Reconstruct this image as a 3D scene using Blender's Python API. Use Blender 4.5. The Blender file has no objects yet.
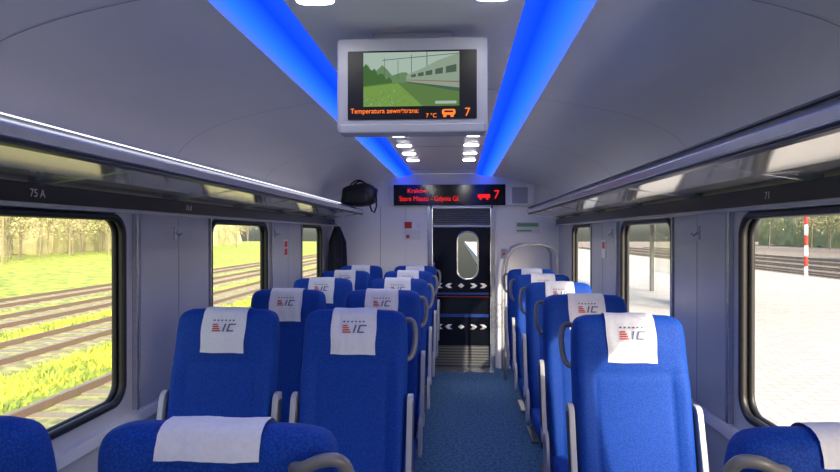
import bpy, math, random
from mathutils import Vector, Matrix, noise
random.seed(7)
S = bpy.context.scene
COL = S.collection
try:
    S.view_settings.view_transform = 'Standard'
    S.view_settings.look = 'None'
except Exception: pass
S.view_settings.exposure = 0.75

# ---------------------------------------------------------------- materials
def pmat(name, col, rough=0.5, metal=0.0, noise_scale=None, noise_amt=0.1, bump=0.0, col2=None, spec=None, sheen=0.0, coat=0.0, trans=0.0):
    m = bpy.data.materials.new(name); m.use_nodes = True
    nt = m.node_tree; b = nt.nodes['Principled BSDF']
    b.inputs['Base Color'].default_value = (*col, 1)
    b.inputs['Roughness'].default_value = rough
    b.inputs['Metallic'].default_value = metal
    if spec is not None: b.inputs['Specular IOR Level'].default_value = spec
    if sheen: b.inputs['Sheen Weight'].default_value = sheen
    if coat: b.inputs['Coat Weight'].default_value = coat
    if noise_scale:
        tc = nt.nodes.new('ShaderNodeTexCoord'); n = nt.nodes.new('ShaderNodeTexNoise')
        n.inputs['Scale'].default_value = noise_scale; n.inputs['Detail'].default_value = 8
        nt.links.new(tc.outputs['Object'], n.inputs['Vector'])
        r = nt.nodes.new('ShaderNodeValToRGB')
        c2 = col2 if col2 else tuple(c*(1-noise_amt) for c in col)
        r.color_ramp.elements[0].position = .38; r.color_ramp.elements[0].color = (*c2, 1)
        r.color_ramp.elements[1].position = .62; r.color_ramp.elements[1].color = (*col, 1)
        nt.links.new(n.outputs['Fac'], r.inputs['Fac']); nt.links.new(r.outputs['Color'], b.inputs['Base Color'])
        if bump:
            bp = nt.nodes.new('ShaderNodeBump'); bp.inputs['Strength'].default_value = bump; bp.inputs['Distance'].default_value = .004
            nt.links.new(n.outputs['Fac'], bp.inputs['Height']); nt.links.new(bp.outputs['Normal'], b.inputs['Normal'])
    return m
def emat(name, col, s):
    m = bpy.data.materials.new(name); m.use_nodes = True; nt = m.node_tree
    nt.nodes.clear(); o = nt.nodes.new('ShaderNodeOutputMaterial'); e = nt.nodes.new('ShaderNodeEmission')
    e.inputs['Color'].default_value = (*col, 1); e.inputs['Strength'].default_value = s
    nt.links.new(e.outputs[0], o.inputs[0]); return m

M = {}
M['wall'] = pmat('wall_laminate', (.58,.59,.62), .4, noise_scale=3, noise_amt=.05)
M['wall2'] = pmat('pillar_panel', (.48,.49,.52), .3, noise_scale=3, noise_amt=.05)
M['white'] = pmat('bulkhead_white', (.86,.86,.87), .35, noise_scale=2, noise_amt=.03)
M['ceil'] = pmat('ceiling_panel', (.85,.855,.88), .28, noise_scale=2, noise_amt=.02)
M['seam'] = pmat('seam_dark', (.16,.17,.19), .6)
M['black'] = pmat('black_rubber', (.012,.012,.014), .45)
M['gloss'] = pmat('black_gloss', (.006,.007,.01), .12)
M['strip'] = pmat('label_strip', (.016,.016,.022), .3)
M['alu'] = pmat('brushed_aluminium', (.60,.61,.64), .25, .75, noise_scale=40, noise_amt=.1)
M['rack'] = pmat('rack_underside', (.72,.68,.60), .12, .6)
M['grey'] = pmat('grey_plastic', (.42,.43,.46), .35)
M['dgrey'] = pmat('dark_grey_plastic', (.06,.065,.075), .45)
M['handle'] = pmat('handle_plastic', (.18,.18,.18), .3)
M['tv'] = pmat('tv_housing', (.48,.49,.52), .4)
M['cloth'] = pmat('cover_cloth', (.72,.74,.80), .85, noise_scale=90, noise_amt=.06, bump=.2)
M['redlogo'] = pmat('logo_red', (.5,.05,.05), .7)
M['glogo'] = pmat('logo_grey', (.10,.12,.22), .7)
M['bag'] = pmat('bag_nylon', (.012,.012,.016), .6, noise_scale=30, noise_amt=.4, bump=.4)
M['coat'] = pmat('coat_wool', (.010,.012,.028), .9, noise_scale=30, noise_amt=.4, bump=.4)
M['paper'] = pmat('paper', (.75,.76,.76), .7)
M['red'] = pmat('sign_red', (.6,.03,.02), .5)
M['dblue'] = pmat('door_blue_band', (.02,.05,.25), .3)
M['green'] = pmat('sign_green', (.15,.38,.18), .5)
M['steel'] = pmat('rail_steel', (.22,.15,.11), .45, .4)
M['ballast'] = pmat('ballast', (.38,.38,.15), .95, noise_scale=5, col2=(.17,.18,.08))
M['gravel'] = pmat('gravel', (.30,.24,.19), .95, noise_scale=4, col2=(.18,.14,.11))
M['sleeper'] = pmat('sleeper', (.26,.22,.16), .9)
M['grass'] = pmat('grass', (.46,.50,.06), .95, noise_scale=1.6, col2=(.20,.27,.045))
M['bark'] = pmat('bark', (.24,.20,.14), .9)
M['leaf'] = pmat('foliage', (.30,.30,.13), .9, noise_scale=.5, col2=(.18,.19,.09))
M['leaf2'] = pmat('foliage_autumn', (.40,.35,.18), .9, noise_scale=.5, col2=(.26,.25,.12))
M['pole'] = pmat('pole_metal', (.20,.20,.19), .6)
M['polew'] = pmat('pole_white', (.8,.8,.78), .6)
M['brick'] = pmat('station_building', (.42,.32,.25), .8, noise_scale=2, noise_amt=.2)
M['ledred'] = emat('led_red', (1,.02,.02), .65)
M['ledor'] = emat('led_orange', (1,.20,.03), .9)
M['lamp'] = emat('lamp_diffuser', (1,.97,.92), 21)
M['led'] = emat('led_line', (.95,.97,1), 1.6)
M['wtext'] = pmat('print_white', (.8,.8,.8), .6)

def platform_mat():
    m=pmat('platform_paving',(.5,.45,.42),.8); nt=m.node_tree; b=nt.nodes['Principled BSDF']
    tc=nt.nodes.new('ShaderNodeTexCoord'); k=nt.nodes.new('ShaderNodeTexBrick'); k.inputs['Scale'].default_value=1.3
    k.inputs['Color1'].default_value=(.46,.42,.39,1); k.inputs['Color2'].default_value=(.40,.365,.34,1); k.inputs['Mortar'].default_value=(.28,.26,.24,1); k.inputs['Mortar Size'].default_value=.012
    nt.links.new(tc.outputs['Object'],k.inputs['Vector']); nt.links.new(k.outputs['Color'],b.inputs['Base Color']); return m
M['platform']=platform_mat()
def seat_fabric():
    m = pmat('seat_fabric', (.01,.075,.42), .7, sheen=.08)
    nt = m.node_tree; b = nt.nodes['Principled BSDF']
    tc = nt.nodes.new('ShaderNodeTexCoord')
    v = nt.nodes.new('ShaderNodeTexVoronoi'); v.inputs['Scale'].default_value = 190
    nt.links.new(tc.outputs['Object'], v.inputs['Vector'])
    r = nt.nodes.new('ShaderNodeValToRGB')
    r.color_ramp.elements[0].position=.1; r.color_ramp.elements[0].color=(.002,.066,.43,1)
    r.color_ramp.elements[1].position=.65; r.color_ramp.elements[1].color=(.001,.034,.25,1)
    nt.links.new(v.outputs['Distance'], r.inputs['Fac']); nt.links.new(r.outputs['Color'], b.inputs['Base Color'])
    b.inputs['Sheen Tint'].default_value=(.10,.30,1,1)
    b.inputs['Specular IOR Level'].default_value=.25
    bp = nt.nodes.new('ShaderNodeBump'); bp.inputs['Strength'].default_value=.18; bp.inputs['Distance'].default_value=.002
    nt.links.new(v.outputs['Distance'], bp.inputs['Height']); nt.links.new(bp.outputs['Normal'], b.inputs['Normal'])
    return m
M['fabric'] = seat_fabric()
M['carpet'] = pmat('carpet', (.075,.19,.35), .95, noise_scale=40, col2=(.025,.085,.20))
def glass():
    m=bpy.data.materials.new('window_glass'); m.use_nodes=True; nt=m.node_tree; nt.nodes.clear()
    o=nt.nodes.new('ShaderNodeOutputMaterial'); t=nt.nodes.new('ShaderNodeBsdfTransparent'); g=nt.nodes.new('ShaderNodeBsdfGlossy'); x=nt.nodes.new('ShaderNodeMixShader')
    t.inputs[0].default_value=(.93,.94,.90,1); g.inputs['Roughness'].default_value=.02; x.inputs[0].default_value=.06
    nt.links.new(t.outputs[0],x.inputs[1]); nt.links.new(g.outputs[0],x.inputs[2]); nt.links.new(x.outputs[0],o.inputs[0]); return m
M['glass']=glass()
def bluecove():
    m=bpy.data.materials.new('blue_led_diffuser'); m.use_nodes=True; nt=m.node_tree; nt.nodes.clear()
    o=nt.nodes.new('ShaderNodeOutputMaterial'); e=nt.nodes.new('ShaderNodeEmission')
    uv=nt.nodes.new('ShaderNodeUVMap'); sp=nt.nodes.new('ShaderNodeSeparateXYZ'); r=nt.nodes.new('ShaderNodeValToRGB')
    nt.links.new(uv.outputs[0],sp.inputs[0]); nt.links.new(sp.outputs[0],r.inputs['Fac'])
    cr=r.color_ramp; cr.elements[0].position=0; cr.elements[0].color=(.03,.07,.40,1)
    cr.elements[1].position=1; cr.elements[1].color=(.004,.03,.45,1)
    a=cr.elements.new(.28); a.color=(.008,.065,.9,1)
    a=cr.elements.new(.72); a.color=(.001,.020,.42,1)
    nt.links.new(r.outputs[0],e.inputs[0]); e.inputs['Strength'].default_value=2.1
    nt.links.new(e.outputs[0],o.inputs[0]); return m
M['blue']=bluecove()

# ---------------------------------------------------------------- mesh builder
class MB:
    def __init__(s): s.v=[]; s.f=[]; s.m=[]; s.mats=[]; s.uv={}
    def mi(s,k):
        if k not in s.mats: s.mats.append(k)
        return s.mats.index(k)
    def face(s,pts,k,uv=None):
        i=len(s.v); s.v+= [tuple(p) for p in pts]; s.f.append(tuple(range(i,i+len(pts)))); s.m.append(s.mi(k))
        if uv: s.uv[len(s.f)-1]=uv
    def box(s,a,b,k):
        x0,y0,z0=[min(a[i],b[i]) for i in range(3)]; x1,y1,z1=[max(a[i],b[i]) for i in range(3)]
        i=len(s.v); s.v+=[(x0,y0,z0),(x1,y0,z0),(x1,y1,z0),(x0,y1,z0),(x0,y0,z1),(x1,y0,z1),(x1,y1,z1),(x0,y1,z1)]
        for q in ((3,2,1,0),(4,5,6,7),(0,1,5,4),(1,2,6,5),(2,3,7,6),(3,0,4,7)):
            s.f.append(tuple(i+j for j in q)); s.m.append(s.mi(k))
    def grid(s,rows,k,closed=True,caps=True):
        i=len(s.v); n=len(rows[0])
        for r in rows: s.v+=[tuple(p) for p in r]
        mk=s.mi(k)
        for a in range(len(rows)-1):
            for j in range(n if closed else n-1):
                j2=(j+1)%n
                s.f.append((i+a*n+j,i+a*n+j2,i+(a+1)*n+j2,i+(a+1)*n+j)); s.m.append(mk)
        if caps and closed:
            s.f.append(tuple(i+j for j in reversed(range(n)))); s.m.append(mk)
            s.f.append(tuple(i+(len(rows)-1)*n+j for j in range(n))); s.m.append(mk)
    def tube(s,pts,r,k,closed=False,n=10):
        pts=[Vector(p) for p in pts]; N=len(pts); rows=[]; up=None
        for a in range(N):
            if closed: t=(pts[(a+1)%N]-pts[a-1])
            else: t=pts[min(a+1,N-1)]-pts[max(a-1,0)]
            t.normalize()
            if up is None:
                up=Vector((0,0,1)) if abs(t.z)<.9 else Vector((0,1,0))
            up=(up-t*up.dot(t)).normalized(); sd=t.cross(up)
            rows.append([pts[a]+r*(math.cos(2*math.pi*j/n)*up+math.sin(2*math.pi*j/n)*sd) for j in range(n)])
        if closed: rows.append(rows[0]); s.grid(rows,k,True,False)
        else: s.grid(rows,k)
    def prism(s,poly,fn,w0,w1,k):
        n=len(poly); i=len(s.v)
        s.v+=[fn(u,v,w0) for u,v in poly]+[fn(u,v,w1) for u,v in poly]; mk=s.mi(k)
        s.f.append(tuple(range(i,i+n))); s.m.append(mk); s.f.append(tuple(reversed(range(i+n,i+2*n)))); s.m.append(mk)
        for j in range(n):
            j2=(j+1)%n; s.f.append((i+j,i+n+j,i+n+j2,i+j2)); s.m.append(mk)
    def obj(s,name,smooth=False,bevel=0,parent=None,link=True,loc=None):
        me=bpy.data.meshes.new(name); me.from_pydata(s.v,[],s.f)
        for k in s.mats: me.materials.append(M[k])
        for p,mk in zip(me.polygons,s.m): p.material_index=mk; p.use_smooth=smooth
        if s.uv:
            ul=me.uv_layers.new(name='UVMap')
            for fi,uvs in s.uv.items():
                for li,u in zip(me.polygons[fi].loop_indices,uvs): ul.data[li].uv=u
        me.update()
        o=bpy.data.objects.new(name,me)
        if link: COL.objects.link(o)
        if bevel:
            md=o.modifiers.new('bevel','BEVEL'); md.width=bevel; md.segments=3; md.limit_method='ANGLE'; md.angle_limit=math.radians(40)
        if parent: o.parent=parent
        if loc: o.location=loc
        return o
def inst(o,parent,loc=(0,0,0),name=None):
    n=bpy.data.objects.new(name or o.name,o.data); COL.objects.link(n)
    for md in o.modifiers:
        m2=n.modifiers.new(md.name,md.type)
        if md.type=='BEVEL': m2.width=md.width; m2.segments=md.segments; m2.limit_method='ANGLE'; m2.angle_limit=md.angle_limit
    n.parent=parent; n.location=loc; return n
def empty(name,loc,rz=0):
    e=bpy.data.objects.new(name,None); e.empty_display_size=.1; COL.objects.link(e); e.location=loc; e.rotation_euler=(0,0,rz); return e
def rrect(u0,u1,v0,v1,r,seg=8):
    out=[]
    for cx,cy,a0 in ((u0+r,v0+r,180),(u1-r,v0+r,270),(u1-r,v1-r,0),(u0+r,v1-r,90)):
        for j in range(seg+1):
            a=math.radians(a0+90*j/seg); out.append((cx+r*math.cos(a),cy+r*math.sin(a)))
    return out
def ring(mb,fn,O,H,r,k,w0,w1,krev=None,seg=8):
    h=rrect(*H,r,seg); oc=[(O[0],O[2]),(O[1],O[2]),(O[1],O[3]),(O[0],O[3])]; n=seg+1
    for w in (w0,w1):
        for c in range(4):
            arc=h[c*n:(c+1)*n]
            for j in range(seg): mb.face([fn(*oc[c],w),fn(*arc[j],w),fn(*arc[j+1],w)],k)
            nx=h[((c+1)%4)*n]
            mb.face([fn(*oc[c],w),fn(*arc[-1],w),fn(*nx,w),fn(*oc[(c+1)%4],w)],k)
    for j in range(len(h)):
        a=h[j]; b=h[(j+1)%len(h)]
        mb.face([fn(*a,w0),fn(*b,w0),fn(*b,w1),fn(*a,w1)],krev or k)
def text(body,size,mat,loc,rot,parent=None,name='lettering',align='LEFT',ext=.0005,sx=1):
    c=bpy.data.curves.new(name,'FONT'); c.body=body; c.size=size; c.align_x=align; c.extrude=ext
    c.materials.append(M[mat]); o=bpy.data.objects.new(name,c); COL.objects.link(o)
    o.location=loc; o.rotation_euler=rot; o.scale=(sx,1,1)
    if parent: o.parent=parent
    return o
R90=math.pi/2

# ---------------------------------------------------------------- car shell
XC=-.17; WL=XC-1.40; WR=XC+1.40; Y0=-3.0; YF=7.42
mb=MB(); mb.box((WL-.05,Y0,-.05),(WR+.05,YF+1.6,0),'carpet'); mb.obj('floor')
winsL=[(-2.4,-1.3),(-.45,.65),(1.55,2.72),(3.72,4.83),(5.92,6.80)]
winsR=[(-2.4,-1.3),(-.5,.6),(1.5,2.68),(3.52,4.58),(5.6,6.5)]
ZW0,ZW1=.87,1.73
for side,wins,X,sg in (('left',winsL,WL,-1),('right',winsR,WR,1)):
    fn=lambda u,v,w,X=X,sg=sg:(X+sg*w,u,v)
    mb=MB(); cuts=[Y0]+[(wins[i][1]+wins[i+1][0])/2 for i in range(len(wins)-1)]+[YF]
    for i,(a,b) in enumerate(wins):
        ring(mb,fn,(cuts[i],cuts[i+1],0,1.96),(a,b,ZW0,ZW1),.09,'wall',0,.05,'black')
    mb.box((X,Y0,.74),(X-sg*.035,YF,.79),'white')
    mb.box((X,Y0,0),(X-sg*.09,YF,.22),'grey')
    for i in range(len(wins)-1):
        a=wins[i][1]+.13; b=wins[i+1][0]-.07
        mb.box((X,a,.80),(X-sg*.018,b,1.75),'wall2')
        mb.box((X,a-.05,.80),(X-sg*.026,a-.03,1.75),'alu')
        mb.box((X,b+.02,.80),(X-sg*.026,b+.035,1.75),'alu')
        mb.box((X,(a+b)/2-.002,.80),(X-sg*.0195,(a+b)/2+.002,1.75),'seam')
    mb.obj('wall_'+side,bevel=.004)
    mb=MB(); mb.box((X,Y0,1.765),(X-sg*.035,YF,1.835),'strip'); mb.box((X,Y0,1.745),(X-sg*.045,YF,1.765),'alu')
    mb.obj('trim_1' if side=='left' else 'trim_2',bevel=.003)
    for i,(a,b) in enumerate(wins):
        mb=MB()
        mb.tube([fn(u,v,.0) for u,v in rrect(a,b,ZW0,ZW1,.09)],.018,'black',closed=True,n=8)
        mb.tube([fn(u,v,.035) for u,v in rrect(a+.004,b-.004,ZW0+.004,ZW1-.004,.09)],.014,'black',closed=True,n=8)
        mb.face([fn(u,v,.04) for u,v in rrect(a,b,ZW0,ZW1,.09)],'glass')
        mb.obj('window_%d'%(i+1+(5 if side=='right' else 0)),smooth=True)
text('75 A',.042,'wtext',(WL+.037,2.06,1.785),(R90,0,R90),name='seat_number_label')
text('76 B',.04,'wtext',(WL+.037,3.3,1.785),(R90,0,R90),name='seat_number_label')
text('71',.042,'wtext',(WR-.037,2.42,1.785),(R90,0,-R90),name='seat_number_label')

# ceiling
prof=[(1.40,1.95),(1.395,2.02),(1.365,2.09),(1.30,2.16),(1.20,2.22),(1.05,2.275),(.86,2.32),(.60,2.365)]
left=[(XC-x,z) for x,z in prof]; right=[(XC+x,z) for x,z in reversed(prof)]
def dense(pts,n=4):
    out=[]
    P=[Vector((p[0],p[1],0)) for p in pts]
    for i in range(len(P)-1):
        p0=P[max(i-1,0)];p1=P[i];p2=P[i+1];p3=P[min(i+2,len(P)-1)]
        for j in range(n):
            t=j/n; q=.5*((2*p1)+(-p0+p2)*t+(2*p0-5*p1+4*p2-p3)*t*t+(-p0+3*p1-3*p2+p3)*t**3); out.append((q.x,q.y))
    out.append((P[-1].x,P[-1].y)); return out
mb=MB()
for side in (left,right):
    d=dense(side)
    mb.grid([[(x,Y0,z) for x,z in d],[(x,YF,z) for x,z in d]],'ceil',closed=False,caps=False)
mb.obj('ceiling',smooth=True)
mb=MB()
mb.box((XC-.385,Y0,2.395),(XC+.385,YF,2.43),'ceil')
for s_ in (-1,1):
    mb.box((XC+s_*.60,Y0,2.362),(XC+s_*.594,YF,2.372),'ceil')
for y in (-.9,1.1,3.1,5.1,6.9):
    mb.box((XC-.385,y,2.3935),(XC+.385,y+.006,2.3955),'seam')
mb.obj('trim_3')
mb=MB()
for s_ in (-1,1):
    # slightly convex diffuser, standing just proud of the panels so it washes them with light
    cs=[(.594,2.366,0),(.55,2.362,.2),(.49,2.368,.5),(.43,2.381,.8),(.385,2.395,1)]
    for (xa,za,ua),(xb,zb,ub) in zip(cs[:-1],cs[1:]):
        mb.face([(XC+s_*xa,Y0,za),(XC+s_*xb,Y0,zb),(XC+s_*xb,YF,zb),(XC+s_*xa,YF,za)],'blue',[(ua,0),(ub,0),(ub,1),(ua,1)])
mb.obj('blue_light_strip')
mb=MB()
for s_ in (-1,1):
    for y in (.2,1.7,3.2,4.7,6.2):
        d=dense(prof); mb.grid([[(XC+s_*(x-.002),y,z-.0025) for x,z in d],[(XC+s_*(x-.002),y+.003,z-.0025) for x,z in d]],'seam',closed=False,caps=False)
mb.obj('trim_4')
for y in (-.6,.7,1.85,3.96,4.48,5.0,5.5,6.0):
    for s_ in (-1,1):
        mb=MB(); f=lambda u,v,w:(XC+s_*.28+u,y+v,w)
        mb.prism(rrect(-.065,.065,-.06,.06,.03,5),f,2.388,2.3945,'grey')
        mb.prism(rrect(-.058,.058,-.052,.052,.028,5),f,2.385,2.3885,'lamp')
        mb.obj('ceiling_lamp')

# far wall with doorway
DX0,DX1=-.345,.43
mb=MB()
mb.box((WL-.05,YF,0),(DX0,YF+.08,2.0),'white'); mb.box((DX1,YF,0),(WR+.05,YF+.08,2.0),'white')
poly=[(WL-.05,2.0),(WR+.05,2.0)]+[(XC+x+ .02,z+.03) for x,z in prof[1:]]+[(XC-x-.02,z+.03) for x,z in reversed(prof[1:])]
mb.prism(poly,lambda u,v,w:(u,w,v),YF,YF+.08,'white')
mb.box((DX0-.30,YF-.012,.0),(DX0-.055,YF,1.98),'white')
mb.box((DX0-.62,YF-.004,.75),(DX0-.615,YF,2.0),'seam')
mb.box((DX1+.055,YF-.012,.0),(DX1+.22,YF,1.98),'white')
mb.obj('wall_far',bevel=.004)
mb=MB(); mb.box((WL-.05,Y0-.08,0),(WR+.05,Y0,2.5),'white'); mb.obj('wall_back')
mb=MB(); yv=YF+1.6
mb.box((WL,YF+.08,0),(WL-.05,yv,2.4),'white'); mb.box((WR,YF+.08,0),(WR+.05,yv,2.4),'white'); mb.box((WL,YF+.08,2.4),(WR,yv,2.45),'white')
ring(mb,lambda u,v,w:(u,yv+w,v),(WL,WR,0,2.4),(-.35,.55,.7,1.95),.08,'white',0,.05)
mb.obj('wall_vestibule')
mb=MB(); mb.box((-.3,yv-1.0,2.37),(.5,yv-.6,2.399),'lamp'); mb.obj('ceiling_lamp')  # unseen glowing panel added to brighten the vestibule behind the door pane

# door
mb=MB(); yd=YF+.03
fd=lambda u,v,w:(u,yd+w,v)
ring(mb,fd,(DX0+.03,DX1-.03,.27,1.74),(-.01,.245,1.09,1.68),.11,'gloss',0,.035)
mb.tube([fd(u,v,-.003) for u,v in rrect(-.01,.245,1.09,1.68,.11)],.011,'alu',closed=True,n=8)
mb.face([fd(u,v,.02) for u,v in rrect(-.01,.245,1.09,1.68,.11)],'glass')
mb.box((DX0-.03,YF-.02,0),(DX0+.025,YF+.07,2.0),'alu'); mb.box((DX1-.025,YF-.02,0),(DX1+.03,YF+.07,2.0),'alu')
mb.box((DX0,YF-.02,1.965),(DX1,YF+.07,2.0),'alu'); mb.box((DX0,YF-.01,1.735),(DX1,YF+.07,1.765),'alu')
mb.box((DX0+.03,yd+.01,1.76),(DX1-.03,yd+.03,1.97),'dgrey')
for i in range(8):
    z=1.775+i*.024
    mb.prism([(0,z),(.012,z+.014),(.02,z+.014),(.008,z)],lambda u,v,w:(w,yd-.012+u,v),DX0+.03,DX1-.03,'alu')
mb.box((DX0+.03,yd,.0),(DX1-.03,yd+.02,.27),'dgrey')
for i in range(7): mb.box((DX0+.05,yd-.012,.03+i*.034),(DX1-.05,yd,.045+i*.034),'handle')
for zc in (1.01,.50):
    for xx,dr in ((-.23,-1),(-.11,-1),(.19,1),(.31,1)):
        d=.034*dr
        poly=[(xx-d*1.2,zc+.03),(xx+d*.3,zc+.03),(xx+d*1.4,zc),(xx+d*.3,zc-.03),(xx-d*1.2,zc-.03),(xx-d*.1,zc)]
        mb.prism(poly,lambda u,v,w:(u,w,v),yd-.003,yd-.001,'wtext')
    mb.prism([(.0,zc),(.04,zc+.03),(.08,zc),(.04,zc-.03)],lambda u,v,w:(u,w,v),yd-.003,yd-.001,'wtext')
mb.box((DX0+.05,yd-.003,.90),(DX1-.05,yd-.001,.925),'dblue'); mb.box((DX0+.05,yd-.003,.87),(DX1-.05,yd-.001,.876),'red'); mb.box((DX0+.05,yd-.003,.62),(DX1-.05,yd-.001,.66),'dblue')
mb.box((DX0+.04,yd-.04,.98),(DX0+.055,yd-.02,1.3),'alu')
mb.box((DX0+.04,yd-.03,.98),(DX0+.055,yd,1.0),'alu'); mb.box((DX0+.04,yd-.03,1.28),(DX0+.055,yd,1.3),'alu')
mb.obj('door_1',bevel=.002)
mb=MB(); mb.box((DX0,YF-.25,0),(DX1,YF-.01,.006),'alu'); mb.obj('door_threshold',bevel=.002)

# destination display
sg=empty('destination_display',(.0,YF-.062,2.10))
x0,x1=-.79,.575
mb=MB(); mb.box((x0-.04,0,-.10),(x1+.35,.058,.165),'white'); mb.obj('display_surround',bevel=.01,parent=sg)
mb=MB(); mb.box((x0,-.02,-.10),(x1,0,.155),'gloss'); mb.obj('display_panel',bevel=.004,parent=sg)
mb=MB(); mb.box((x1+.08,-.008,-.08),(x1+.27,0,.12),'grey'); mb.obj('service_hatch',bevel=.004,parent=sg)
text('Kraków',.075,'ledred',(-.62,-.023,.055),(R90,0,0),sg,'led_line_1')
text('Stare Miasto - Gdynia Gł.',.085,'ledred',(-.72,-.023,-.045),(R90,0,0),sg,'led_line_2',sx=.85)
text('7',.15,'ledred',(.43,-.023,-.02),(R90,0,0),sg,'led_number')
mb=MB(); mb.box((.24,-.024,-.01),(.39,-.021,.035),'ledred'); mb.box((.26,-.024,-.032),(.29,-.021,-.015),'ledred'); mb.box((.34,-.024,-.032),(.37,-.021,-.015),'ledred'); mb.obj('led_carriage_icon',parent=sg)

# wall notices
mb=MB(); y=YF-.017; mb.box((-.66,y,1.72),(-.57,y+.004,1.80),'red'); mb.box((-.66,y,1.58),(-.46,y+.004,1.70),'paper'); mb.box((-.52,y-.001,1.73),(-.46,y,1.78),'paper'); mb.box((-.64,y-.001,1.60),(-.60,y,1.64),'red')
mb.obj('safety_notice')
mb=MB(); mb.box((.70,YF-.006,1.66),(1.0,YF-.001,1.80),'paper'); mb.box((.72,YF-.008,1.74),(.98,YF-.006,1.785),'green'); mb.box((.72,YF-.008,1.68),(.9,YF-.006,1.70),'green'); mb.obj('evacuation_notice')
mb=MB(); mb.box((DX1+.1,YF-.03,1.35),(DX1+.17,YF-.012,1.47),'grey'); mb.box((DX1+.12,YF-.034,1.39),(DX1+.15,YF-.03,1.42),'red'); mb.obj('door_button',bevel=.004)
mb=MB(); X=WL+.02; mb.box((X,5.25,1.45),(X+.006,5.37,1.60),'paper'); mb.box((X+.006,5.27,1.53),(X+.008,5.35,1.585),'red'); mb.box((X+.006,5.27,1.46),(X+.008,5.35,1.52),'red'); mb.obj('safety_notice')
mb=MB(); X=WR-.02; mb.box((X,5.0,1.45),(X-.006,5.12,1.60),'paper'); mb.box((X-.006,5.02,1.53),(X-.008,5.10,1.585),'red'); mb.obj('safety_notice')

# ---------------------------------------------------------------- luggage racks
for side,X,xe,sg_ in (('left',WL,-1.13,1),('right',WR,.82,-1)):
    mb=MB(); w=abs(xe-X)
    fp=lambda u,v,w_:(X+sg_*u,w_,v)
    mb.prism([(0,1.845),(w*.5,1.852),(w-.03,1.885),(w-.03,1.90),(w*.5,1.87),(0,1.865)],fp,Y0,YF-.35,'rack')
    mb.prism([(w-.035,1.885),(w-.01,1.882),(w+.012,1.895),(w+.015,1.925),(w+.0,1.945),(w-.02,1.948),(w-.035,1.93)],fp,Y0,YF-.35,'alu')
    mb.prism([(w-.012,1.872),(w+.006,1.878),(w+.006,1.884),(w-.012,1.880)],fp,Y0,YF-.35,'strip')
    if side=='left':
        mb.box((xe+.008,Y0,1.945),(xe+.012,5.7,1.949),'led')  # thin emissive bar along the front edge of the left rack
    else:
        mb.box((xe-.012,Y0,1.949),(xe+.012,YF-.36,1.956),'dgrey')
    for y in (.1,1.1,2.1,3.1,4.1,5.1,6.1,6.95):
        mb.prism([(0,1.825),(.03,1.825),(w-.04,1.878),(w-.04,1.887),(0,1.86)],fp,y,y+.012,'alu')
    mb.obj('luggage_rack',bevel=.002)

# ---------------------------------------------------------------- TV
tv=empty('ceiling_monitor',(XC+.005,2.15,0))
mb=MB(); f=lambda u,v,w:(u,w,v)
mb.prism(rrect(-.272,.272,2.015,2.355,.014),f,0,.10,'tv'); mb.prism(rrect(-.262,.262,2.012,2.045,.008),f,-.012,.0,'tv'); mb.obj('housing',bevel=.008,parent=tv)
mb=MB(); mb.prism([(-.21,2.03),(.21,2.03),(.15,2.39),(-.15,2.39)],f,.10,.20,'tv'); mb.box((-.15,.06,2.34),(.15,.2,2.396),'tv'); mb.obj('mount',bevel=.01,parent=tv)
M['scrglass']=pmat('screen_matte_black',(.004,.005,.007),.4,spec=.3)
mb=MB(); mb.prism(rrect(-.232,.232,2.062,2.308,.004),f,-.004,.002,'scrglass'); mb.obj('screen_bezel',parent=tv)
E=.52
M['s_sky']=emat('scr_sky',(.42,.54,.46),E); M['s_tree']=emat('scr_tree',(.07,.16,.05),E); M['s_grass']=emat('scr_grass',(.20,.36,.08),E)
M['s_grass2']=emat('scr_grass_dark',(.12,.22,.07),E); M['s_train']=emat('scr_train',(.30,.38,.29),E); M['s_dark']=emat('scr_dark',(.08,.13,.10),E)
M['s_mid']=emat('scr_mid',(.15,.27,.13),E); M['s_red']=emat('scr_red',(.30,.14,.10),E)
sx0,sx1,sz0,sz1=-.175,.17,2.108,2.302
def scr(poly,k,lay):
    mb.prism([(sx0+u*(sx1-sx0),sz0+v*(sz1-sz0)) for u,v in poly],f,-.0045-.0003*lay,-.0044,k)
mb=MB()
scr([(0,0),(1,0),(1,1),(0,1)],'s_sky',1)
tr=[(0,.3),(1,.3)]
for i in range(21): tr.append((1-i*.05,.60+.06*math.sin(i*1.7)+.04*math.sin(i*4.1)+(.10 if i>14 else 0)))
scr(tr,'s_mid',2)
tr=[(0,.3),(.30,.3)]+[(.30-i*.03,.48+.05*math.sin(i*2.3)+i*.03) for i in range(11)]
scr(tr,'s_tree',3)
scr([(0,0),(1,0),(1,.42),(.3,.44),(0,.38)],'s_grass2',4)
scr([(0,0),(.62,0),(.36,.43),(0,.36)],'s_grass',5)
scr([(.45,.46),(.60,.42),(1,.32),(1,.97),(.78,.84),(.60,.68),(.48,.60),(.45,.56)],'s_train',5)
for a_,b_ in ((.50,.55),(.57,.63),(.65,.72),(.75,.83),(.86,.97)):
    zt=lambda u:.545+(u-.42)*.40; zb=lambda u:.515+(u-.42)*.20
    scr([(a_,zb(a_)),(b_,zb(b_)),(b_,zt(b_)),(a_,zt(a_))],'s_dark',6)
scr([(.46,.478),(1,.43),(1,.45),(.46,.487)],'s_red',6)
scr([(.45,.44),(1,.26),(1,.33),(.45,.455)],'s_dark',6)
for u,wd,t in ((.50,.006,.95),(.66,.008,1),(.36,.005,.85),(.22,.004,.9)): scr([(u,.5),(u+wd,.5),(u+wd,t),(u,t)],'s_dark',4)
scr([(.2,.86),(1,.97),(1,.96),(.2,.85)],'s_dark',7)
scr([(.75,.04),(.97,.04),(.97,.09),(.75,.09)],'s_sky',8)
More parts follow.
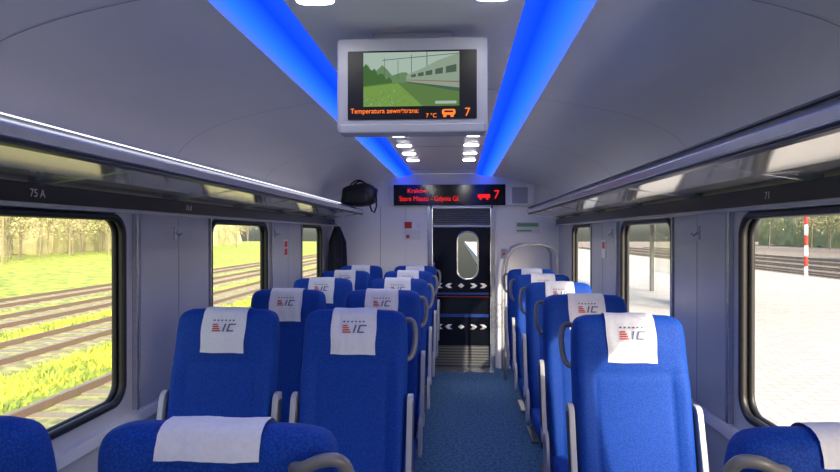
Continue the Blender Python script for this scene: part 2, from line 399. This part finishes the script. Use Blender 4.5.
for i in range(70):
    u=random.random()*.5; v=random.random()*.28
    scr([(u,v),(u+.006,v),(u+.009,v+.04)],'s_sky' if i%4==0 else 's_grass2',8)
mb.obj('screen_picture',parent=tv)
text('Temperatura zewnętrzna:',.0255,'ledor',(-.222,-.0055,2.084),(R90,0,0),tv,'screen_text_1',ext=.0003,sx=.92)
text('7 °C',.021,'ledor',(.05,-.0055,2.067),(R90,0,0),tv,'screen_text_2',ext=.0003)
text('7',.042,'ledor',(.188,-.0055,2.071),(R90,0,0),tv,'screen_text_3',ext=.0003)
mb=MB()
mb.prism(rrect(.108,.156,2.076,2.096,.006,3),f,-.0055,-.0045,'ledor'); mb.prism(rrect(.116,.148,2.084,2.091,.002,3),f,-.0072,-.0065,'black')
mb.prism(rrect(.112,.124,2.068,2.075,.003,3),f,-.0055,-.0045,'ledor'); mb.prism(rrect(.138,.150,2.068,2.075,.003,3),f,-.0055,-.0045,'ledor'); mb.obj('screen_carriage_icon',parent=tv)

# ---------------------------------------------------------------- seats
ROWS=[(.38,.220,-.185,-.045),(.50,.230,-.175,-.02),(.70,.240,-.125,.03),(.90,.243,-.075,.07),(1.05,.243,-.04,.10),(1.15,.241,-.015,.12),(1.22,.238,.0,.127),(1.258,.231,.013,.122),(1.28,.214,.030,.110),(1.292,.180,.048,.092)]
def rowat(z):
    for i in range(len(ROWS)-1):
        a,b=ROWS[i],ROWS[i+1]
        if a[0]<=z<=b[0]:
            t=(z-a[0])/(b[0]-a[0])
            def h(k):
                p0=ROWS[max(i-1,0)]; p3=ROWS[min(i+2,len(ROWS)-1)]
                m1=(b[k]-p0[k])/(b[0]-p0[0])*(b[0]-a[0]) if b[0]!=p0[0] else 0
                m2=(p3[k]-a[k])/(p3[0]-a[0])*(b[0]-a[0])
                return (2*t**3-3*t*t+1)*a[k]+(t**3-2*t*t+t)*m1+(-2*t**3+3*t*t)*b[k]+(t**3-t*t)*m2
            return h(1),h(2),h(3)
    return ROWS[-1][1:]
def se(c,n): return math.copysign(abs(c)**(2/n),c)
mb=MB(); rows=[]; N=96
zs=[.38+.84*i/56 for i in range(57)]+[1.225,1.235,1.245,1.255,1.264,1.272,1.280,1.286,1.290,1.292]
for z in zs:
    hw,yf,yb=rowat(z); yc=(yf+yb)/2; t=(yb-yf)/2; row=[]
    for j in range(N):
        a=2*math.pi*j/N; x=hw*se(math.cos(a),4.5); s_=math.sin(a); y=t*se(s_,3.2 if s_>0 else 3.6)
        if s_<0:
            u=abs(x)/.24
            bo=max(0,(u-.62)/.3); bo=min(bo,1); fz=1 if z<1.0 else max(0,1-(z-1.0)/.12)
            y-=.024*bo*bo*(3-2*bo)*(.35+.65*fz)*min(1,(abs(s_)*2))
            y-= .012*math.exp(-((z-.60)/.10)**2)*(1-min(1,u))
            y+=.006*math.exp(-((abs(x)-.158)/.006)**2)*(1 if z<1.05 else 0)
            y+=.007*math.exp(-((z-1.06)/.009)**2)
            y-=.014*math.exp(-((z-1.17)/.06)**2)*(1-min(1,u*u))
        row.append((x,yc+y,z))
    rows.append(row)
rows.append([(p[0]*.6,.07+(p[1]-.07)*.6,1.2955) for p in rows[-1]])
mb.grid(rows,'fabric'); back=mb.obj('backrest',smooth=True,link=False)
mb=MB(); rows=[]
for i in range(17):
    t=i/16; y=-.62+t*.50
    e=min(1,math.sin(min(t*5,1)*math.pi/2)+.001)
    hw=.205+.03*e; zt=.405+.06*e-.03*t; zb=.355-.015*e
    row=[]
    for j in range(48):
        a=2*math.pi*j/48; x=hw*se(math.cos(a),5); s_=math.sin(a); zz=(zt+zb)/2+(zt-zb)/2*se(s_,3)
        if s_>0: zz+=.012*(min(1,abs(x)/.22))**4
        row.append((x,y,zz))
    rows.append(row)
mb.grid(rows,'fabric'); cush=mb.obj('cushion',smooth=True,link=False)
mb=MB(); mb.box((-.215,-.58,.29),(.215,-.05,.338),'dgrey')
mb.box((-.05,-.42,.03),(.05,-.20,.29),'dgrey'); mb.box((-.16,-.50,0.001),(.16,-.12,.03),'alu')
base=mb.obj('pedestal',bevel=.012,link=False)
mb=MB()
for s_ in (-1,1):
    def lean(u,v,w,s_=s_): return (s_*w,u+.27*(v-.6)-.13,v)
    mb.prism(rrect(-.03,.045,.50,.93,.03,6),lean,.250,.274,'grey')
    mb.prism(rrect(-.016,.03,.58,.90,.018,6),lean,.2735,.278,'dgrey')
    mb.prism(rrect(-.06,.07,.34,.56,.04,6),lean,.243,.262,'grey')
arm=mb.obj('armrest',bevel=.006,link=False)
def handle(s_):
    mb=MB(); pts=[]
    ctrl=[(.165,.118,1.185),(.19,.142,1.195),(.225,.150,1.212),(.258,.140,1.208),(.272,.120,1.17),(.274,.10,1.12),(.266,.085,1.07),(.248,.07,1.045),(.23,.06,1.045)]
    P=[Vector(c) for c in ctrl]
    for i in range(len(P)-1):
        p0=P[max(i-1,0)];p1=P[i];p2=P[i+1];p3=P[min(i+2,len(P)-1)]
        for j in range(4):
            t=j/4; q=.5*((2*p1)+(-p0+p2)*t+(2*p0-5*p1+4*p2-p3)*t*t+(-p0+3*p1-3*p2+p3)*t**3); pts.append((s_*q.x,q.y,q.z+.025))
    pts.append((s_*.23,.06,1.07))
    mb.tube(pts,.0125,'handle',n=12)
    return mb.obj('grab_handle',smooth=True,link=False)
hR,hL=handle(1),handle(-1)
mb=MB(); prof_=[]
for z in [1.105+.005*i for i in range(32)]:
    hw,yf,yb=rowat(z)
    yy=yf-.014*math.exp(-((z-1.17)/.06)**2)
    prof_.append((yy-.006,z))
prof_+=[(.012,1.2755),(.022,1.288),(.036,1.297),(.052,1.3015),(.07,1.302),(.088,1.3015),(.104,1.296),(.117,1.286)]
for z in [1.274,1.262,1.25,1.24]:
    hw,yf,yb=rowat(z); prof_.append((yb+.007,z))
rows=[]
W=22
for pi_,(y,z) in enumerate(prof_):
    r_=[]
    for j in range(W+1):
        u=-1+2*j/W
        wv=.0012*math.sin(u*9+pi_*.15)+.0008*math.sin(u*21)
        tp=1-.02*math.sin(pi_*.2)
        r_.append((u*.103*tp,y-(wv if y<.05 else -wv)+(0.003*u*u if y<.05 else -.003*u*u),z+(.001*math.sin(u*5))))
    rows.append(r_)
mb.grid(rows,'cloth',closed=False,caps=False)
cover=mb.obj('headrest_cover',smooth=True,link=False)
mb=MB()
def lg(x0,x1,z0,z1,sh,k):
    ya=lambda z: rowat(z)[1]-.014*math.exp(-((z-1.17)/.06)**2)-.0105
    q=lambda x,z:(.012+(x)*.82,ya(1.215+(z-1.22)*.66),1.215+(z-1.22)*.66)
    mb.face([q(x0,z0),q(x1,z0),q(x1+sh,z1),q(x0+sh,z1)],k)
for i in range(4): lg(-.078,-.030-.006*i,1.200+i*.014,1.209+i*.014,.005,'redlogo')
lg(-.018,-.008,1.20,1.252,.012,'glogo'); lg(.006,.016,1.20,1.252,.012,'glogo'); lg(.014,.046,1.20,1.209,.002,'glogo'); lg(.026,.058,1.243,1.252,.002,'glogo')
for i in range(6): lg(-.075+i*.022,-.064+i*.022,1.268,1.278,.002,'glogo')
logo=mb.obj('cover_logo',link=False)

def seat(x,y,aisle,away=False):
    e=empty('train_seat',(x,y,0),math.pi if away else 0)
    for o in (back,cush,base,arm,cover,logo): inst(o,e)
    s_=aisle*(-1 if away else 1)
    if aisle: inst(hR if s_>0 else hL,e,(0,0,.018 if away else 0))
    if away: e.scale=(1,1,.985)
    return e
for y in (2.72,3.72,4.70,5.68,6.62):
    seat(-.475,y,1); seat(-1.082,y,0)
for y in (2.62,3.50,4.40,5.25,6.05):
    seat(.738,y,-1)
seat(-.474,1.23,1,True); seat(-1.09,1.24,0,True); seat(.770,1.27,-1,True)

# ---------------------------------------------------------------- things on the rack / hung up
bg=empty('travel_bag',(-1.09,6.60,1.950))
mb=MB(); rows=[]
for i in range(17):
    t=i/16; x=-.18+.36*t; e=math.sin(math.pi*min(max(t,.03),.97))**.16; sl=1+.18*math.sin(2.6*t+.3)
    rows.append([(x+.02*math.sin(a),.15*e*se(math.cos(a),4)+.008*math.sin(11*x+3*a),.12+.118*e*se(math.sin(a),4.5)*(sl if math.sin(a)>0 else 1)+.008*math.sin(24*x)*(1 if math.sin(a)>0 else 0)) for a in [2*math.pi*j/32 for j in range(32)]])
mb.grid(rows,'bag')
rows=[]
for i in range(9):
    t=i/8; x=-.13+.25*t; e=math.sin(math.pi*min(max(t,.05),.95))**.2
    rows.append([(x,-.155+.035*e*se(math.cos(a),4),.10+.07*e*se(math.sin(a),4)) for a in [2*math.pi*j/16 for j in range(16)]])
mb.grid(rows,'bag'); mb.obj('bag_body',smooth=True,parent=bg)
mb=MB()
for yy in (-.07,.07): mb.tube([(-.09+.18*t,yy,.24+.05*math.sin(math.pi*t)) for t in [i/12 for i in range(13)]],.009,'bag')
mb.tube([(.17,-.05,.18),(.205,-.12,.10),(.21,-.15,.0),(.19,-.17,-.07),(.16,-.16,-.05),(.13,-.15,.03)],.010,'bag')
mb.obj('bag_straps',smooth=True,parent=bg)
ct=empty('hanging_coat',(WL+.13,7.08,0))
mb=MB(); rows=[]
for i in range(22):
    t=i/21; z=1.74-.56*t; hw=.03+.10*min(1,t*4)**.6+.03*t; th=.03+.055*min(1,t*3)+.02*t
    rows.append([(th*math.cos(a)*(1+.2*math.sin(5*a+t)),hw*math.sin(a)*(1+.05*math.sin(7*a)),z) for a in [2*math.pi*j/40 for j in range(40)]])
mb.grid(rows,'coat')
for s_ in (-1,1):
    rows=[]
    for i in range(14):
        t=i/13; z=1.66-.48*t; rows.append([(.01+.04*math.cos(a)*(1-.25*t),s_*(.12+.02*t)+.035*math.sin(a)*(1-.25*t),z) for a in [2*math.pi*j/14 for j in range(14)]])
    mb.grid(rows,'coat')
mb.obj('coat_body',smooth=True,parent=ct)
mb=MB(); mb.tube([(-.13,0,1.77),(-.02,0,1.77),(.0,0,1.76),(.01,0,1.73)],.008,'alu'); mb.obj('coat_hook',smooth=True,parent=ct)
mb=MB()
for y in (6.85,7.3):
    mb.tube([(.54,y,.0),(.54,y,.6),(.54,y,1.20),(.57,y,1.38),(.64,y,1.49),(.74,y,1.53),(.95,y,1.53),(1.06,y,1.50),(1.11,y,1.42),(1.12,y,1.2),(1.12,y,0)],.016,'grey')
for z in (.25,.85):
    for i in range(7): mb.tube([(.56+.09*i,6.85,z),(.56+.09*i,7.3,z)],.008,'alu',n=6)
    mb.tube([(.54,6.85,z),(1.12,6.85,z)],.012,'alu'); mb.tube([(.54,7.3,z),(1.12,7.3,z)],.012,'alu')
mb.obj('luggage_stand',smooth=True)
for X,s_,ys in ((WL+.018,1,(3.2,5.0)),(WR-.018,-1,(3.1,4.8))):
    for y in ys:
        mb=MB(); mb.box((X,y-.012,1.62),(X+s_*.008,y+.012,1.69),'alu'); mb.tube([(X+s_*.005,y,1.66),(X+s_*.03,y,1.64),(X+s_*.04,y,1.655)],.005,'alu'); mb.obj('coat_hook')

# ---------------------------------------------------------------- outside
mb=MB(); mb.face([(-150,-80,-1.1),(-1.9,-80,-1.1),(-1.9,220,-1.1),(-150,220,-1.1)],'grass'); mb.obj('ground_grass')
mb=MB(); mb.box((1.75,-60,-1.1),(17,160,-.40),'platform'); mb.box((1.75,-60,-.40),(2.1,160,-.385),'polew'); mb.obj('station_platform')
mb=MB(); mb.face([(17,-80,-1.1),(170,-80,-1.1),(170,220,-1.1),(17,220,-1.1)],'gravel'); mb.obj('ground_gravel')
LT=(-5.6,-10,-13.6,-17.2)
def tufts(mb,n,xr,yr):
    for i in range(n):
        x=random.uniform(*xr); y=random.uniform(*yr)
        if any(abs(x-c)<1.2 for c in LT): continue
        h=random.uniform(.06,.16); a=random.uniform(0,6.28); dx,dy=.04*math.cos(a),.04*math.sin(a)
        mb.face([(x-dx,y-dy,-1.1),(x+dx,y+dy,-1.1),(x+dy*1.5,y+dx*1.5,-1.1+h)],'grass')
def track(x,k='ballast'):
    mb=MB(); mb.prism([(-1.3,-1.1),(1.3,-1.1),(1.1,-1.03),(-1.1,-1.03)],lambda u,v,w:(x+u,w,v),-40,120,k )
    for i in range(220): mb.box((x-1.1,-30+i*.65,-1.03),(x+1.1,-29.75+i*.65,-1.015),'sleeper')
    for s_ in (-.72,.72): mb.box((x+s_-.035,-40,-1.02),(x+s_+.035,120,-.90),'steel')
    mb.obj('railway_track')
for x in LT: track(x)
for x in (19.5,23.5,27.5,32,37): track(x,'gravel')
for xr in ((-4.3,-2.6),(-8.7,-6.9),(-12.3,-11.3)):
    mb=MB(); tufts(mb,4500,xr,(2,26)); mb.obj('grass_tufts')
def trees(name,xr,n,h,ks,nl):
    mb=MB()
    for i in range(n):
        x=random.uniform(*xr); y=-12+(130)*i/n+random.uniform(-1.5,1.5); H=random.uniform(*h)
        mb.tube([(x,y,-1.1),(x+.1,y,H*.3),(x-.1,y+.2,H*.75)],.09,'bark',n=5)
        for c in range(9):
            a=random.uniform(0,6.28); r0=random.uniform(.8,2.0); z0=H*random.uniform(.05,.6); z1=z0+H*.25
            c1=Vector((x+r0*math.cos(a),y+r0*math.sin(a),z1))
            mb.tube([(x,y,z0),tuple(c1)],.03,'bark',n=4)
            k=random.choice(ks)
            for q in range(nl):
                p=c1+Vector((random.gauss(0,.9),random.gauss(0,.9),random.gauss(0,.8)))
                u=Vector((random.uniform(-1,1),random.uniform(-1,1),random.uniform(-1,1))).normalized()*random.uniform(.08,.18)
                v=u.cross(Vector((random.uniform(-1,1),random.uniform(-1,1),random.uniform(-1,1)))).normalized()*.12
                mb.face([p-u,p-v,p+u,p+v],k)
    mb.obj(name)
trees('tree_row',(-54,-40),60,(6,9),('leaf','leaf2','leaf2'),40)
trees('tree_row',(56,70),50,(8,12),('leaf','leaf2'),50)
for nm,x,k in (('hedge_bank',-60,'leaf2'),('hedge_bank',78,'leaf')):
    mb=MB(); rows=[]
    for i in range(110):
        y=-20+i*1.6
        rows.append([(x+3*math.cos(a)+noise.noise(Vector((y*.3,a,x)))*1.2,y,-1.1+(8.5+2.2*noise.noise(Vector((y*.21,2*a,x))))*math.sin(a)+.5*noise.noise(Vector((y*1.1,5*a,1)))) for a in [math.pi*j/14 for j in range(15)]])
    mb.grid(rows,k,closed=False,caps=False); mb.obj(nm)
def pole(x,y,base,h=7,k='pole'):
    mb=MB(); mb.tube([(x,y,base),(x,y,base+h)],.11,k); mb.tube([(x,y,base+h-.6),(x-2.2,y,base+h-.5)],.05,k,n=6); mb.tube([(x,y,base+h-1.6),(x-2.0,y,base+h-.5)],.03,k,n=6)
    mb.obj('catenary_mast')
for x,y in ((-11.8,38),(21.5,32),(21.5,56),(-20,24),(29.8,44),(29.8,66),(25.5,31)): pole(x,y,-1.1)
mb=MB()
for i in range(7): mb.tube([(16.5,29.6,-.4+i*.5),(16.5,29.6,.1+i*.5)],.08,'red' if i%2 else 'polew')
mb.prism(rrect(-.4,.4,3.1,3.6,.05),lambda u,v,w:(16.5+u,29.5+w,v),0,.04,'polew')
mb.obj('platform_marker_post')
mb=MB()
for y in (15,18,22):
    mb.box((6.9,y,-.399),(7.02,y+.12,2.3),'dgrey')
mb.box((6.0,14.5,2.3),(8.4,22.6,2.42),'dgrey'); mb.box((7.05,15,.3),(7.08,22,2.1),'glass'); mb.box((6.5,16,-.0),(6.95,18.4,.06),'bark'); mb.box((6.6,16.2,-.399),(6.7,16.3,0),'dgrey'); mb.box((6.6,18.1,-.399),(6.7,18.2,0),'dgrey')
mb.obj('platform_shelter')
mb=MB(); mb.box((40,50,-1.1),(48,64,2.6),'brick'); mb.prism([(39.5,2.6),(48.5,2.6),(44,4.6)],lambda u,v,w:(u,w,v),49.5,64.5,'dgrey')
for i in range(4): mb.box((39.96,51.5+i*3.2,.2),(40,53+i*3.2,1.7),'gloss')
mb.obj('station_building')

# ---------------------------------------------------------------- light
w=bpy.data.worlds.new('World'); S.world=w; w.use_nodes=True; nt=w.node_tree; bgd=nt.nodes['Background']
sky=nt.nodes.new('ShaderNodeTexSky'); sky.sky_type='NISHITA'; sky.sun_disc=False; sky.sun_elevation=math.radians(28); sky.sun_rotation=math.radians(150)
sky.air_density=1.0; sky.dust_density=4
nt.links.new(sky.outputs[0],bgd.inputs[0]); bgd.inputs['Strength'].default_value=.34
ld=bpy.data.lights.new('sun','SUN'); ld.energy=3.4; ld.angle=math.radians(1); ld.color=(1,.89,.72)
lo=bpy.data.objects.new('sun',ld); COL.objects.link(lo)
lo.rotation_euler=Vector((-.50,.75,-.46)).to_track_quat('-Z','Y').to_euler()

cd=bpy.data.cameras.new('camera'); cd.lens=600/840*36; cd.sensor_width=36; cd.clip_start=.05; cd.clip_end=600
co=bpy.data.objects.new('camera',cd); COL.objects.link(co); co.location=(0,0,1.65)
co.rotation_euler=(R90-math.radians(.19),0,math.radians(3.62)); S.camera=co
